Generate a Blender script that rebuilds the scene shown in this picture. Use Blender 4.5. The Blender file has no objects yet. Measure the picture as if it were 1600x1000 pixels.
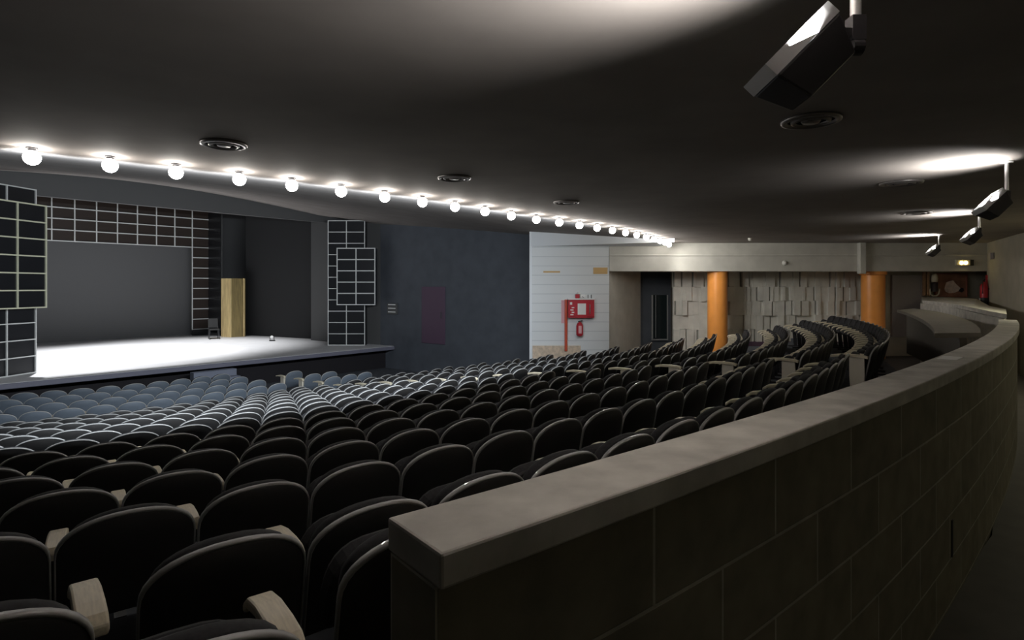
import bpy, math, random
import numpy as np
from mathutils import Vector, Matrix
random.seed(7)
SC = bpy.context.scene
COL = SC.collection
PI = math.pi
E = 2.33            # eye height over the rear walkway floor
F = 900.0           # focal length in pixels of the 1600 px frame
HY = 448.0          # horizon row

def at(px, py, Y):
    return Vector(((px - 800) / F * Y, Y, E - (py - HY) / F * Y))
def flat(px, py, h):
    Y = F * h / (py - HY)
    return ((px - 800) / F * Y, Y)

# ------------------------------------------------------------------ materials
def mat(name, col, rough=.6, metal=0, noise=0, scale=8, emit=None, estr=0, bump=0, coat=0, stretch=None):
    m = bpy.data.materials.new(name); m.use_nodes = True
    nt = m.node_tree; b = nt.nodes['Principled BSDF']
    b.inputs['Base Color'].default_value = (*col, 1)
    b.inputs['Roughness'].default_value = rough
    b.inputs['Metallic'].default_value = metal
    if coat: b.inputs['Coat Weight'].default_value = coat
    if emit:
        b.inputs['Emission Color'].default_value = (*emit, 1)
        b.inputs['Emission Strength'].default_value = estr
    if noise or bump:
        tc = nt.nodes.new('ShaderNodeTexCoord'); mp = nt.nodes.new('ShaderNodeMapping')
        if stretch: mp.inputs['Scale'].default_value = stretch
        nz = nt.nodes.new('ShaderNodeTexNoise'); nz.inputs['Scale'].default_value = scale
        nz.inputs['Detail'].default_value = 6
        nt.links.new(tc.outputs['Object'], mp.inputs['Vector']); nt.links.new(mp.outputs['Vector'], nz.inputs['Vector'])
        if noise:
            rp = nt.nodes.new('ShaderNodeValToRGB')
            rp.color_ramp.elements[0].position = .3; rp.color_ramp.elements[1].position = .7
            rp.color_ramp.elements[0].color = (*[max(0, c * (1 - noise)) for c in col], 1)
            rp.color_ramp.elements[1].color = (*[min(1, c * (1 + noise)) for c in col], 1)
            nt.links.new(nz.outputs['Fac'], rp.inputs['Fac']); nt.links.new(rp.outputs['Color'], b.inputs['Base Color'])
        if bump:
            bp = nt.nodes.new('ShaderNodeBump'); bp.inputs['Strength'].default_value = bump; bp.inputs['Distance'].default_value = .02
            nt.links.new(nz.outputs['Fac'], bp.inputs['Height']); nt.links.new(bp.outputs['Normal'], b.inputs['Normal'])
    return m

def board_mat(name, c1, c2, period, axis=2):
    """painted boards with fine joints along one object axis"""
    m = mat(name, c1, .55); nt = m.node_tree; b = nt.nodes['Principled BSDF']
    tc = nt.nodes.new('ShaderNodeTexCoord'); sp = nt.nodes.new('ShaderNodeSeparateXYZ')
    nt.links.new(tc.outputs['Object'], sp.inputs[0])
    mu = nt.nodes.new('ShaderNodeMath'); mu.operation = 'DIVIDE'; mu.inputs[1].default_value = period
    nt.links.new(sp.outputs[axis], mu.inputs[0])
    fr = nt.nodes.new('ShaderNodeMath'); fr.operation = 'FRACT'; nt.links.new(mu.outputs[0], fr.inputs[0])
    rp = nt.nodes.new('ShaderNodeValToRGB'); e = rp.color_ramp.elements
    e[0].position = 0; e[0].color = (*c2, 1); e[1].position = .06; e[1].color = (*c1, 1)
    n = e.new(.93); n.color = (*c1, 1); n = e.new(1); n.color = (*c2, 1)
    nt.links.new(fr.outputs[0], rp.inputs['Fac']); nt.links.new(rp.outputs['Color'], b.inputs['Base Color'])
    bp = nt.nodes.new('ShaderNodeBump'); bp.inputs['Strength'].default_value = .25; bp.inputs['Distance'].default_value = .01
    nt.links.new(rp.outputs['Color'], bp.inputs['Height']); nt.links.new(bp.outputs['Normal'], b.inputs['Normal'])
    return m

def block_mat(name):
    """concrete blocks with pale mortar, mapped along the wall by UV in metres"""
    m = mat(name, (.3, .28, .22), .85); nt = m.node_tree; b = nt.nodes['Principled BSDF']
    uv = nt.nodes.new('ShaderNodeUVMap'); uv.uv_map = 'UVMap'
    br = nt.nodes.new('ShaderNodeTexBrick')
    br.inputs['Color1'].default_value = (.30, .275, .20, 1); br.inputs['Color2'].default_value = (.245, .225, .165, 1)
    br.inputs['Mortar'].default_value = (.52, .50, .42, 1)
    br.inputs['Scale'].default_value = 1; br.inputs['Brick Width'].default_value = .8; br.inputs['Row Height'].default_value = .325
    br.inputs['Mortar Size'].default_value = .008; br.inputs['Mortar Smooth'].default_value = .3
    nt.links.new(uv.outputs['UV'], br.inputs['Vector'])
    nz = nt.nodes.new('ShaderNodeTexNoise'); nz.inputs['Scale'].default_value = 5; nz.inputs['Detail'].default_value = 8
    nt.links.new(uv.outputs['UV'], nz.inputs['Vector'])
    mx = nt.nodes.new('ShaderNodeMix'); mx.data_type = 'RGBA'; mx.blend_type = 'MULTIPLY'; mx.inputs[0].default_value = .6
    rp = nt.nodes.new('ShaderNodeValToRGB'); rp.color_ramp.elements[0].color = (.45, .45, .45, 1); rp.color_ramp.elements[0].position = .3; rp.color_ramp.elements[1].position = .7
    nt.links.new(nz.outputs['Fac'], rp.inputs['Fac'])
    nt.links.new(br.outputs['Color'], mx.inputs[6]); nt.links.new(rp.outputs['Color'], mx.inputs[7])
    nt.links.new(mx.outputs[2], b.inputs['Base Color'])
    bp = nt.nodes.new('ShaderNodeBump'); bp.inputs['Strength'].default_value = .6; bp.inputs['Distance'].default_value = .015
    nt.links.new(br.outputs['Fac'], bp.inputs['Height']); bp.invert = True
    nt.links.new(bp.outputs['Normal'], b.inputs['Normal'])
    return m

M = dict(
    rim=mat('pale seat rim', (.34, .34, .335), .4, coat=.3),
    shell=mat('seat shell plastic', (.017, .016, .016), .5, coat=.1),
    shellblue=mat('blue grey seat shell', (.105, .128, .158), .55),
    fabric=mat('seat fabric', (.022, .022, .025), .85, noise=.3, scale=60),
    iron=mat('seat iron', (.03, .03, .032), .5),
    arm=mat('pale wood armrest', (.74, .66, .50), .45, noise=.12, scale=10, stretch=(12, 1, 12)),
    panel=mat('pale end panel', (.78, .72, .60), .5),
    coping=mat('concrete coping', (.54, .525, .48), .75, noise=.22, scale=5, bump=.15),
    block=block_mat('concrete block'),
    ceil=mat('dark ceiling', (.285, .255, .235), .85, noise=.12, scale=1.2, bump=.05),
    ring=mat('vent metal', (.30, .28, .27), .35, metal=.6),
    ringdark=mat('vent throat', (.02, .02, .02), .9),
    white=board_mat('white boarding', (.74, .765, .775), (.56, .59, .61), .30),
    whiteplain=mat('white plaster', (.82, .85, .88), .6),
    beam=mat('beige plaster', (.57, .555, .50), .7, noise=.08, scale=3),
    shingle=mat('pale wall slats', (.74, .735, .68), .7, noise=.10, scale=3),
    slatback=mat('slat backing', (.10, .09, .075), .9),
    orange=mat('orange paint', (.95, .37, .08), .35, noise=.06, scale=3, coat=.3),
    darkwall=mat('dark blue grey wall', (.090, .100, .118), .7, noise=.12, scale=2),
    purpledoor=mat('plum door', (.11, .065, .105), .55),
    jamb=mat('grey jamb', (.10, .10, .10), .7),
    black=mat('black cloth', (.03, .03, .031), .95),
    backdrop=mat('grey backdrop', (.16, .16, .162), .9),
    stage=mat('white stage floor', (.74, .74, .75), .55, noise=.05, scale=2),
    fascia=mat('blue grey stage edge', (.17, .17, .22), .6),
    pit=mat('black under stage', (.015, .013, .016), .9),
    step=mat('blue grey steps', (.20, .22, .28), .7),
    floor=mat('dark carpet', (.075, .082, .095), .95, noise=.25, scale=6),
    walk=mat('walkway floor', (.06, .055, .05), .7, noise=.2, scale=4),
    lattice=mat('pale lattice bars', (.82, .83, .81), .4),
    lattice2=mat('cream lattice bars', (.80, .80, .60), .4),
    pane=mat('dark pane', (.014, .015, .018), .35),
    panebrown=mat('brown pane', (.035, .022, .016), .6),
    wood=mat('yellow pine', (.88, .64, .31), .5, noise=.22, scale=3, stretch=(6, 6, .6)),
    woodshade=mat('shaded pine', (.26, .19, .065), .5, noise=.25, scale=3, stretch=(6, 6, .6)),  # same pine darkened, painting shade onto one side of the cabinet
    red=mat('red enamel', (.50, .025, .04), .35),
    redpipe=mat('red pipe paint', (.62, .10, .05), .4),
    pink=mat('faded pink panel', (.75, .42, .45), .6),
    label=mat('white label', (.85, .85, .83), .6),
    blackpl=mat('black plastic', (.02, .02, .02), .5),
    chrome=mat('bright metal', (.7, .7, .7), .25, metal=1),
    lampbody=mat('black lamp enamel', (.03, .028, .03), .45),
    lampmetal=mat('lamp reflector', (.85, .85, .85), .25, metal=.4),
    doorgrey=mat('grey door', (.34, .31, .30), .6),
    glassdark=mat('dark door glass', (.02, .028, .03), .12),
    doorframe=mat('aluminium door frame', (.5, .5, .5), .4, metal=.5),
    brownwood=mat('brown timber', (.30, .17, .09), .5, noise=.2, scale=5),
    canvas=mat('painting brown canvas', (.30, .15, .095), .6, noise=.35, scale=3),
    shellpaint=mat('painting pale shape', (.80, .66, .58), .6, noise=.2, scale=6),
    darkpaint=mat('painting dark shape', (.03, .022, .02), .6),
    cream=mat('cream enamel', (.62, .56, .42), .5),
    rearwall=mat('beige block wall', (.42, .39, .31), .8, noise=.1, scale=2),
    desk=mat('grey desk top', (.17, .155, .13), .6, noise=.12, scale=4),
    light_pool=mat('white pool of light', (.9, .9, .88), .7),
    plaster=mat('fitting white', (.7, .68, .62), .5),
    globe=mat('lit globe', (1, 1, 1), .3, emit=(1, .96, .90), estr=45),
    upglow=mat('lit flood glass', (.5, .5, .5), .3, emit=(1, .98, .94), estr=.35),
    bulb=mat('lit yellow bulb', (1, .9, .5), .3, emit=(1, .78, .30), estr=9),
    beige=mat('beige base', (.62, .50, .38), .7, noise=.2, scale=12),
)

# ------------------------------------------------------------------ mesh builder
class MB:
    def __init__(s): s.v = []; s.f = []; s.uv = {}
    def quad(s, *p):
        b = len(s.v); s.v += [tuple(q) for q in p]; s.f.append(tuple(range(b, b + len(p)))); return len(s.f) - 1
    def hexa(s, p):   # 8 corners: bottom 4 ccw, top 4 ccw
        b = len(s.v); s.v += [tuple(q) for q in p]
        for f in ((0, 3, 2, 1), (4, 5, 6, 7), (0, 1, 5, 4), (1, 2, 6, 5), (2, 3, 7, 6), (3, 0, 4, 7)):
            s.f.append(tuple(b + i for i in f))
    def box(s, x0, y0, z0, x1, y1, z1):
        s.hexa([(x0, y0, z0), (x1, y0, z0), (x1, y1, z0), (x0, y1, z0), (x0, y0, z1), (x1, y0, z1), (x1, y1, z1), (x0, y1, z1)])
    def obox(s, o, a, b, c):   # origin corner + three edge vectors
        o, a, b, c = map(Vector, (o, a, b, c))
        s.hexa([o, o + a, o + a + b, o + b, o + c, o + a + c, o + a + b + c, o + b + c])
    def bar(s, p, q, w, d=None, up=(0, 0, 1)):
        p, q = Vector(p), Vector(q); t = (q - p).normalized(); up = Vector(up)
        if abs(t.dot(up)) > .98: up = Vector((0, 1, 0))
        a = t.cross(up).normalized(); b = a.cross(t).normalized(); d = d or w
        s.obox(p - a * w / 2 - b * d / 2, q - p, a * w, b * d)
    def prism(s, poly, z0, z1):   # plan polygon extruded
        n = len(poly); b = len(s.v)
        s.v += [(x, y, z0) for x, y in poly] + [(x, y, z1) for x, y in poly]
        s.f.append(tuple(b + i for i in reversed(range(n)))); s.f.append(tuple(b + n + i for i in range(n)))
        for i in range(n):
            j = (i + 1) % n; s.f.append((b + i, b + j, b + n + j, b + n + i))
    def extr(s, poly, off):   # 3-D polygon extruded along a vector
        n = len(poly); b = len(s.v); off = Vector(off)
        s.v += [tuple(p) for p in poly] + [tuple(Vector(p) + off) for p in poly]
        s.f.append(tuple(b + i for i in reversed(range(n)))); s.f.append(tuple(b + n + i for i in range(n)))
        for i in range(n):
            j = (i + 1) % n; s.f.append((b + i, b + j, b + n + j, b + n + i))
    def lathe(s, prof, c=(0, 0, 0), n=24, ax=(0, 0, 1)):
        ax = Vector(ax).normalized(); q = Vector((0, 0, 1)).rotation_difference(ax); c = Vector(c); b = len(s.v); m = len(prof)
        for i in range(n):
            a = 2 * PI * i / n
            for r, z in prof: s.v.append(tuple(c + q @ Vector((r * math.cos(a), r * math.sin(a), z))))
        for i in range(n):
            j = (i + 1) % n
            for k in range(m - 1): s.f.append((b + i * m + k, b + j * m + k, b + j * m + k + 1, b + i * m + k + 1))
    def tube(s, pts, r, n=10):
        pts = [Vector(p) for p in pts]; b = len(s.v)
        for i, p in enumerate(pts):
            t = (pts[min(i + 1, len(pts) - 1)] - pts[max(i - 1, 0)]).normalized()
            u = t.cross(Vector((0, 0, 1)));  u = u.normalized() if u.length > 1e-3 else Vector((1, 0, 0)); w = t.cross(u)
            for k in range(n): a = 2 * PI * k / n; s.v.append(tuple(p + (u * math.cos(a) + w * math.sin(a)) * r))
        for i in range(len(pts) - 1):
            for k in range(n): s.f.append((b + i * n + k, b + i * n + (k + 1) % n, b + (i + 1) * n + (k + 1) % n, b + (i + 1) * n + k))
        s.f.append(tuple(b + k for k in reversed(range(n)))); s.f.append(tuple(b + (len(pts) - 1) * n + k for k in range(n)))
    def mesh(s, name, m, smooth=False, fix=True):
        me = bpy.data.meshes.new(name); me.from_pydata(s.v, [], s.f); me.materials.append(m)
        if fix:
            import bmesh
            bm = bmesh.new(); bm.from_mesh(me); bmesh.ops.recalc_face_normals(bm, faces=bm.faces); bm.to_mesh(me); bm.free()
        if smooth:
            for p in me.polygons: p.use_smooth = True
        me.update(); return me
    def build(s, name, m, parent=None, bevel=0, smooth=False, seg=2, fix=True, angle=40):
        o = bpy.data.objects.new(name, s.mesh(name, m, smooth, fix)); COL.objects.link(o)
        if parent is not None: o.parent = parent
        if bevel:
            md = o.modifiers.new('bevel', 'BEVEL'); md.width = bevel; md.segments = seg; md.limit_method = 'ANGLE'; md.angle_limit = math.radians(angle)
        return o

def bake(o):
    dg = bpy.context.evaluated_depsgraph_get(); me = bpy.data.meshes.new_from_object(o.evaluated_get(dg))
    o.modifiers.clear(); o.data = me
    return o
def empty(name, label=None, cat=None, loc=(0, 0, 0), rz=0, group=None):
    o = bpy.data.objects.new(name, None); COL.objects.link(o); o.location = loc; o.rotation_euler = (0, 0, rz); o.empty_display_size = .1
    if label: tag(o, label, cat, group)
    return o
def tag(o, label, cat, group=None, kind=None):
    o['label'] = label; o['category'] = cat
    if group: o['group'] = group
    if kind: o['kind'] = kind
    return o
def struct(o, label, cat):
    o['kind'] = 'structure'; o['label'] = label; o['category'] = cat; return o
def world_child(root, o):
    """keep a part modelled in world space under a root placed elsewhere"""
    bpy.context.view_layer.update(); o.parent = root; o.matrix_parent_inverse = root.matrix_world.inverted(); return o

# ------------------------------------------------------------------ seating plan (concentric rows)
A0 = (-.8229, 2.2404); PHI0 = .6595; R0 = 1 / .0393; PITCH = .9313; SW = .55
CX, CY = A0[0] - R0 * math.sin(PHI0), A0[1] + R0 * math.cos(PHI0)
OFFS = [-.2664, -.491, -.7403, -.9902, -.6808, -.9476, -.6566]
AIS0 = (5.2267, 8.4964); ATH = .63
AU = (-math.cos(ATH), math.sin(ATH))
NROW = 18
def top_h(k): return .881 + .128 * min(k, 13)
def row_z(k): return E - top_h(k) - .84
def aisle_pt(k): return (AIS0[0] + AU[0] * PITCH * k, AIS0[1] + AU[1] * PITCH * k)
def near_pt(k, s, dr=0):      # point at arc length s along near-block row k
    Rk = R0 - PITCH * k; a = PHI0 + s / Rk
    return (CX + (Rk + dr) * math.sin(a), CY - (Rk + dr) * math.cos(a)), a
FR = 20.0; FA0 = math.radians(49)
def far_pt(k, s, dr=0):
    x, y = aisle_pt(k); cx, cy = x - FR * math.sin(FA0), y + FR * math.cos(FA0); a = FA0 + s / FR
    return (cx + (FR + dr) * math.sin(a), cy - (FR + dr) * math.cos(a)), a
def near_end(k):              # arc length where the aisle begins
    x, y = aisle_pt(k); a = math.atan2(x - CX, CY - y); return (a - PHI0) * (R0 - PITCH * k)
DW0, DW1 = (-5.55, 24.3), (.75, 19.5)      # dark side wall line
def beyond_far(x, y):
    t = (x - DW0[0]) / (DW1[0] - DW0[0])
    return y > 17.75 or (x < DW1[0] and y > DW0[1] + t * (DW1[1] - DW0[1]) - .9)
def far_end(k):
    s = 0
    while s < 14 and not beyond_far(*far_pt(k, s)[0]): s += .05
    return s

# ------------------------------------------------------------------ seat prototype, facing +Y, origin on the floor under the back
def tomb(w, z0, z1, rise, n=14):
    pts = [(-w / 2, z0), (w / 2, z0)]
    # gently widening sides and an arched top
    for i in range(n + 1):
        t = i / n; a = t * PI
        ex = 2.0 / 2.15
        cx, sx = math.cos(a), math.sin(a)
        pts.append((math.copysign(abs(cx) ** ex, cx) * w / 2, z1 - rise + (abs(sx) ** ex) * rise))
    return pts
def lean(p, piv=.38, ang=.20):
    x, y, z = p; c, s_ = math.cos(ang), math.sin(ang); dz = z - piv
    return (x, y * c - dz * s_, piv + y * s_ + dz * c)
def curved_slab(w, z0, z1, rise, y0, th, wrap, n=14):
    m = MB(); pts = tomb(w, z0, z1, rise, n)
    def yy(x): return wrap * (x / (w / 2)) ** 2
    k = len(pts)
    cz = (z0 + z1) / 2
    ring = lambda y, s: [lean((x * s, y + yy(x), cz + (z - cz) * (1 - (1 - s) * .7))) for x, z in pts]
    # five rings make a softly rounded edge
    rings = [ring(y0, .955), ring(y0 + th * .18, .992), ring(y0 + th * .5, 1), ring(y0 + th * .82, .992), ring(y0 + th, .955)]
    inner0 = [lean((x * .5, y0 + yy(x * .5), cz + (z - cz) * .5)) for x, z in pts]
    inner1 = [lean((x * .5, y0 + th * 1.05 + yy(x * .5), cz + (z - cz) * .5)) for x, z in pts]
    seq = [inner0] + rings + [inner1]
    for r in seq: m.v += r
    for r in range(len(seq) - 1):
        for i in range(k):
            j = (i + 1) % k; m.f.append((r * k + i, r * k + j, (r + 1) * k + j, (r + 1) * k + i))
    m.f.append(tuple(reversed(range(k)))); m.f.append(tuple((len(seq) - 1) * k + i for i in range(k)))
    return m
def rim_band(w, z0, z1, rise, y0, th, wrap, n=18):
    m = MB(); pts = tomb(w, z0, z1, rise, n)[1:] + [(-w / 2, z0)]
    k = len(pts); cz = z0
    for y, s in ((y0, .972), (y0 + .002, .998), (y0 + th - .002, 1.0), (y0 + th, .972)):
        m.v += [lean((x * s, y + wrap * (x / (w / 2)) ** 2, cz + (z - cz) * (1 - (1 - s) * .9))) for x, z in pts]
    for r in range(4):
        r2 = (r + 1) % 4
        for i in range(k - 1): m.f.append((r * k + i, r * k + i + 1, r2 * k + i + 1, r2 * k + i))
    m.f.append((0, k, 2 * k, 3 * k)); m.f.append((k - 1, 4 * k - 1, 3 * k - 1, 2 * k - 1))
    return m
def seat_meshes():
    d = {}
    d['backrest_shell'] = (curved_slab(.530, .34, .846, .17, -.028, .034, .03).mesh('backrest_shell', M['shell'], True), None)
    d['backrest_rim'] = (rim_band(.542, .34, .855, .175, -.026, .022, .03).mesh('backrest_rim', M['rim'], True), None)
    d['backrest_cushion'] = (curved_slab(.480, .37, .835, .16, .022, .055, .03).mesh('backrest_cushion', M['fabric'], True), None)
    # tip-up seat pad, folded
    m = MB(); pts = []
    for i in range(17):
        a = i / 16 * PI; pts.append((-.225 * math.copysign(abs(math.cos(a)) ** .6, math.cos(a)), .44 + .27 * abs(math.sin(a)) ** .6))
    prof = [(x, .20 - (z - .44) * .22, z) for x, z in pts]
    m.extr(prof, (0, .085, .02))
    d['seat_pad'] = (m.mesh('seat_pad', M['fabric']), .02)
    m = MB()       # curved pale armrest on the right-hand standard
    prof = []
    for y, z in ((.085, .650), (.12, .668), (.20, .672), (.32, .666), (.42, .646), (.47, .610)): prof.append((y, z))
    low = [(y, z - .035) for y, z in reversed(prof)]
    w = .078; x0 = SW / 2 - w / 2
    m.extr([(x0, y, z) for y, z in prof + low], (w, 0, 0))
    d['armrest'] = (m.mesh('armrest', M['arm']), .008)
    m = MB(); x0 = SW / 2
    m.obox((x0 - .016, .08, .04), (.032, 0, 0), (0, .10, 0), (0, .05, .585))
    m.obox((x0 - .02, .14, .40), (.04, 0, 0), (0, .16, .20), (0, .03, .06))
    m.box(x0 - .03, -.06, 0, x0 + .03, .34, .04)
    d['standard'] = (m.mesh('standard', M['iron']), None)
    return d
SEAT = seat_meshes()
for nm, (me, bv) in list(SEAT.items()):       # bake the small bevels once
    if bv:
        o = bpy.data.objects.new('t', me); COL.objects.link(o)
        md = o.modifiers.new('b', 'BEVEL'); md.width = bv; md.segments = 2; md.limit_method = 'ANGLE'; md.angle_limit = .7
        bpy.context.view_layer.update(); me2 = bpy.data.meshes.new_from_object(o.evaluated_get(bpy.context.evaluated_depsgraph_get()))
        me2.name = nm; bpy.data.objects.remove(o); SEAT[nm] = (me2, None)
def end_standard():           # aisle end: pale panel and armrest on the left-hand side
    m = MB(); x0 = -SW / 2 - .02
    poly = [(x0, .04, .10), (x0, .20, .10), (x0, .22, .40), (x0, .22, .665), (x0, .03, .665), (x0, .02, .40)]
    m.extr(poly, (.05, 0, 0)); p = m.mesh('end_panel', M['panel'])
    a = MB(); prof = [(-.02, .690), (.05, .707), (.20, .711), (.36, .705), (.47, .685)]
    a.extr([(x0 - .02, y, z) for y, z in prof + [(y, z - .035) for y, z in reversed(prof)]], (.09, 0, 0))
    q = a.mesh('armrest', M['arm']); f = MB(); f.box(x0 + .005, .02, 0, x0 + .045, .34, .10)
    return {'end_panel': p, 'armrest': q, 'foot': f.mesh('foot', M['iron'])}
ENDP = end_standard()

ORD = ['first', 'second', 'third', 'fourth', 'fifth', 'sixth', 'seventh', 'eighth', 'ninth', 'tenth', 'eleventh', 'twelfth', 'thirteenth',
       'fourteenth', 'fifteenth', 'sixteenth', 'seventeenth', 'eighteenth', 'nineteenth', 'twentieth']
TENS = {2: 'twenty', 3: 'thirty', 4: 'forty'}
def ordn(i):
    return ORD[i] if i < 20 else (TENS[(i + 1) // 10] + '-' + ORD[(i + 1) % 10 - 1] if (i + 1) % 10 else {3: 'thirtieth', 4: 'fortieth'}[(i + 1) // 10])

seats = []      # (dist, block, k, index from the aisle, x, y, rot, first?)
for k in range(NROW):
    z = row_z(k); se = near_end(k) - 1.15
    off = OFFS[k] if k < len(OFFS) else (OFFS[5] if k % 2 else OFFS[6])
    j1 = int(math.floor((se - off) / SW))
    js = []
    for j in range(j1, j1 - 60, -1):
        s = off + j * SW
        if s < -16 or (k == 0 and s < -.4): break
        (x, y), a = near_pt(k, s)
        if y < .55: continue
        px = 800 + F * x / y
        if px < -75: continue
        if x * x + y * y < .9: continue
        js.append((j, x, y, a))
    for i, (j, x, y, a) in enumerate(js): seats.append((math.hypot(x, y), 'near', k, i, x, y, a, i == 0))
    fe = far_end(k); i = 0; s = SW / 2
    while s < fe - .25:
        (x, y), a = far_pt(k, s)
        seats.append((math.hypot(x, y), 'far', k, i, x, y, a, i == 0)); s += SW; i += 1
last_row = [(-.745, 1.275, .645, E - .753 - .84), (-.325, 1.895, .655, E - .753 - .84), (-1.30, 1.33, .70, E - .74 - .84)]
# individual: the aisle seats of the far block and the nearest seats
ends = [q for q in seats if q[1] == 'far' and q[7]]
rest = sorted([q for q in seats if not (q[1] == 'far' and q[7])], key=lambda q: q[0])
N_IND = 297 - len(ends)
indiv = ends + rest[:N_IND]; bulk = rest[N_IND:]
SPECIAL = {}
def seat_label(q):
    _, blk, k, i, x, y, a, first = q
    rw = 'back row' if k == 0 else ordn(k) + ' row from back'
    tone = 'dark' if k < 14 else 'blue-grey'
    if blk == 'far':
        if first: return f'{tone} theatre seat with pale end panel on the aisle, {rw}'
        return f'{tone} theatre seat beyond the aisle, {ordn(i)} in from it, {rw}'
    if k == 0 and abs(x + .9) < .35: return 'large dark theatre seat at bottom left, nearest the wall end'
    return f'{tone} theatre seat before the aisle, {ordn(i)} from it, {rw}'
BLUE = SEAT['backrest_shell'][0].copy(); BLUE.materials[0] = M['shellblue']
for q in indiv:
    _, blk, k, i, x, y, a, first = q
    r = empty('theatre_seat', seat_label(q), 'seat', (x, y, row_z(k)), a, 'theatre seats in the rows')
    for nm, (me, _) in SEAT.items():
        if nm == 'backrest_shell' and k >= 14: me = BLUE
        o = bpy.data.objects.new(nm, me); COL.objects.link(o); o.parent = r
        if nm == 'armrest': o['label'] = 'pale wooden armrest'
    if first and blk == 'far':
        for nm, me in ENDP.items():
            o = bpy.data.objects.new(nm, me); COL.objects.link(o); o.parent = r
            if nm != 'foot': o['label'] = 'pale ' + nm.replace('_', ' ') + ' facing the aisle'
for (x, y, a, z), lab in zip(last_row, ['pale armrest theatre seat mostly cut off by the bottom of the picture', 'dark theatre seat half hidden behind the near end of the wall', 'theatre seat cut off at the bottom left corner of the picture']):
    r = empty('theatre_seat', lab, 'seat', (x, y, z), a, 'theatre seats in the rows')
    for nm, (me, _) in SEAT.items():
        o = bpy.data.objects.new(nm, me); COL.objects.link(o); o.parent = r
        if nm == 'armrest': o['label'] = 'pale wooden armrest'
# the seats that show smallest: one stuff object
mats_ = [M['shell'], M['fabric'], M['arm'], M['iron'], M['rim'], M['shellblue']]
bv, bf, bm_ = [], [], []
for q in bulk:
    _, blk, k, i, x, y, a, first = q
    T = Matrix.Translation((x, y, row_z(k))) @ Matrix.Rotation(a, 4, 'Z')
    for nm, (me, _) in SEAT.items():
        mi = {'backrest_rim': 4, 'backrest_shell': 0, 'backrest_cushion': 1, 'seat_pad': 1, 'armrest': 2, 'standard': 3}[nm]
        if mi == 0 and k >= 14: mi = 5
        b = len(bv); bv += [tuple(T @ v.co) for v in me.vertices]
        for p in me.polygons: bf.append(tuple(b + t for t in p.vertices)); bm_.append(mi)
me = bpy.data.meshes.new('theatre_seats'); me.from_pydata(bv, [], bf)
for m in mats_: me.materials.append(m)
me.polygons.foreach_set('material_index', bm_)
me.polygons.foreach_set('use_smooth', [mi in (0, 4, 5) for mi in bm_]); me.update()
o = bpy.data.objects.new('theatre_seats', me); COL.objects.link(o)
tag(o, 'far rows of small dark and blue-grey theatre seats before the stage', 'seats', kind='stuff')

# ------------------------------------------------------------------ tiered floor: one ribbon per row, near block and far block joined
m = MB()
for k in range(NROW):
    z = row_z(k); zb = -1.75
    pin, pout = [], []
    s0 = -17 if k > 2 else -9
    se = near_end(k) - .55
    for i in range(41):
        s = s0 + (se - s0) * i / 40
        pin.append(near_pt(k, s, -PITCH + .26)[0]); pout.append(near_pt(k, s, .27)[0])
    for i in range(25):
        s = -.35 + (far_end(k) + 1.4 + .35) * i / 24
        pin.append(far_pt(k, s, -PITCH + .26)[0]); pout.append(far_pt(k, s, .27)[0])
    for i in range(len(pin) - 1):
        a, b, c, d = pin[i], pin[i + 1], pout[i + 1], pout[i]
        m.quad((*a, z), (*d, z), (*c, z), (*b, z))
        m.quad((*a, zb), (*a, z), (*b, z), (*b, zb))
        m.quad((*d, zb), (*c, zb), (*c, z), (*d, z))
struct(m.build('floor', M['floor'], fix=False), 'stepped dark floor under the rows of seats', 'floor')
zf = row_z(17)
m = MB(); m.box(-24, 0, zf - .3, 3, 26, zf - .004)
struct(m.build('floor_front', M['floor']), 'flat dark floor in front of the stage', 'floor')

# ------------------------------------------------------------------ rear parapet of concrete blocks with a wide coping
inner_px = [(605, 808), (1200, 641), (1325, 600), (1425, 572.5), (1497, 545), (1542, 520), (1559, 499)]
IP = np.array([flat(px, py, .6) for px, py in inner_px])
seg = np.r_[0, np.cumsum(np.hypot(*np.diff(IP, axis=0).T))]
fx, fy = np.polyfit(seg, IP[:, 0], 3), np.polyfit(seg, IP[:, 1], 3)
fx[-1] += IP[0, 0] - np.polyval(fx, 0); fy[-1] += IP[0, 1] - np.polyval(fy, 0)
PL = seg[-1]
def par(s):
    x, y = np.polyval(fx, s), np.polyval(fy, s)
    tx, ty = np.polyval(np.polyder(fx), s), np.polyval(np.polyder(fy), s); l = math.hypot(tx, ty)
    return x, y, ty / l, -tx / l            # point and outward (walkway side) normal
CW = .265; ZT = E - .6
NS = 90
def strip(m, rows, closed_ends=True):
    """sweep a cross-section (list of (offset, z)) along the parapet"""
    n = len(rows); b = len(m.v)
    for i in range(NS + 1):
        x, y, nx, ny = par(PL * i / NS)
        for o_, z in rows: m.v.append((x + nx * o_, y + ny * o_, z))
    for i in range(NS):
        for j in range(n):
            j2 = (j + 1) % n; m.f.append((b + i * n + j, b + (i + 1) * n + j, b + (i + 1) * n + j2, b + i * n + j2))
    m.f.append(tuple(b + j for j in range(n))); m.f.append(tuple(b + NS * n + j for j in reversed(range(n))))
m = MB()
strip(m, [(.02, -.2), (.02, ZT - .085), (CW - .025, ZT - .085), (CW - .025, -.2)])
wp = m.build('wall_parapet', M['block'], fix=True)
me = wp.data; uvl = me.uv_layers.new(name='UVMap')
for p in me.polygons:
    for li in p.loop_indices:
        vi = me.loops[li].vertex_index; v = me.vertices[vi].co
        i, j = divmod(vi, 4)
        u = PL * i / NS + (0 if j < 2 else 0)
        if abs(p.normal.z) < .5 and (p.index >= NS * 4): u = (0 if j < 2 else .24)
        uvl.data[li].uv = (u, v.z - (ZT - .085) + 3.25)
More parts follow.
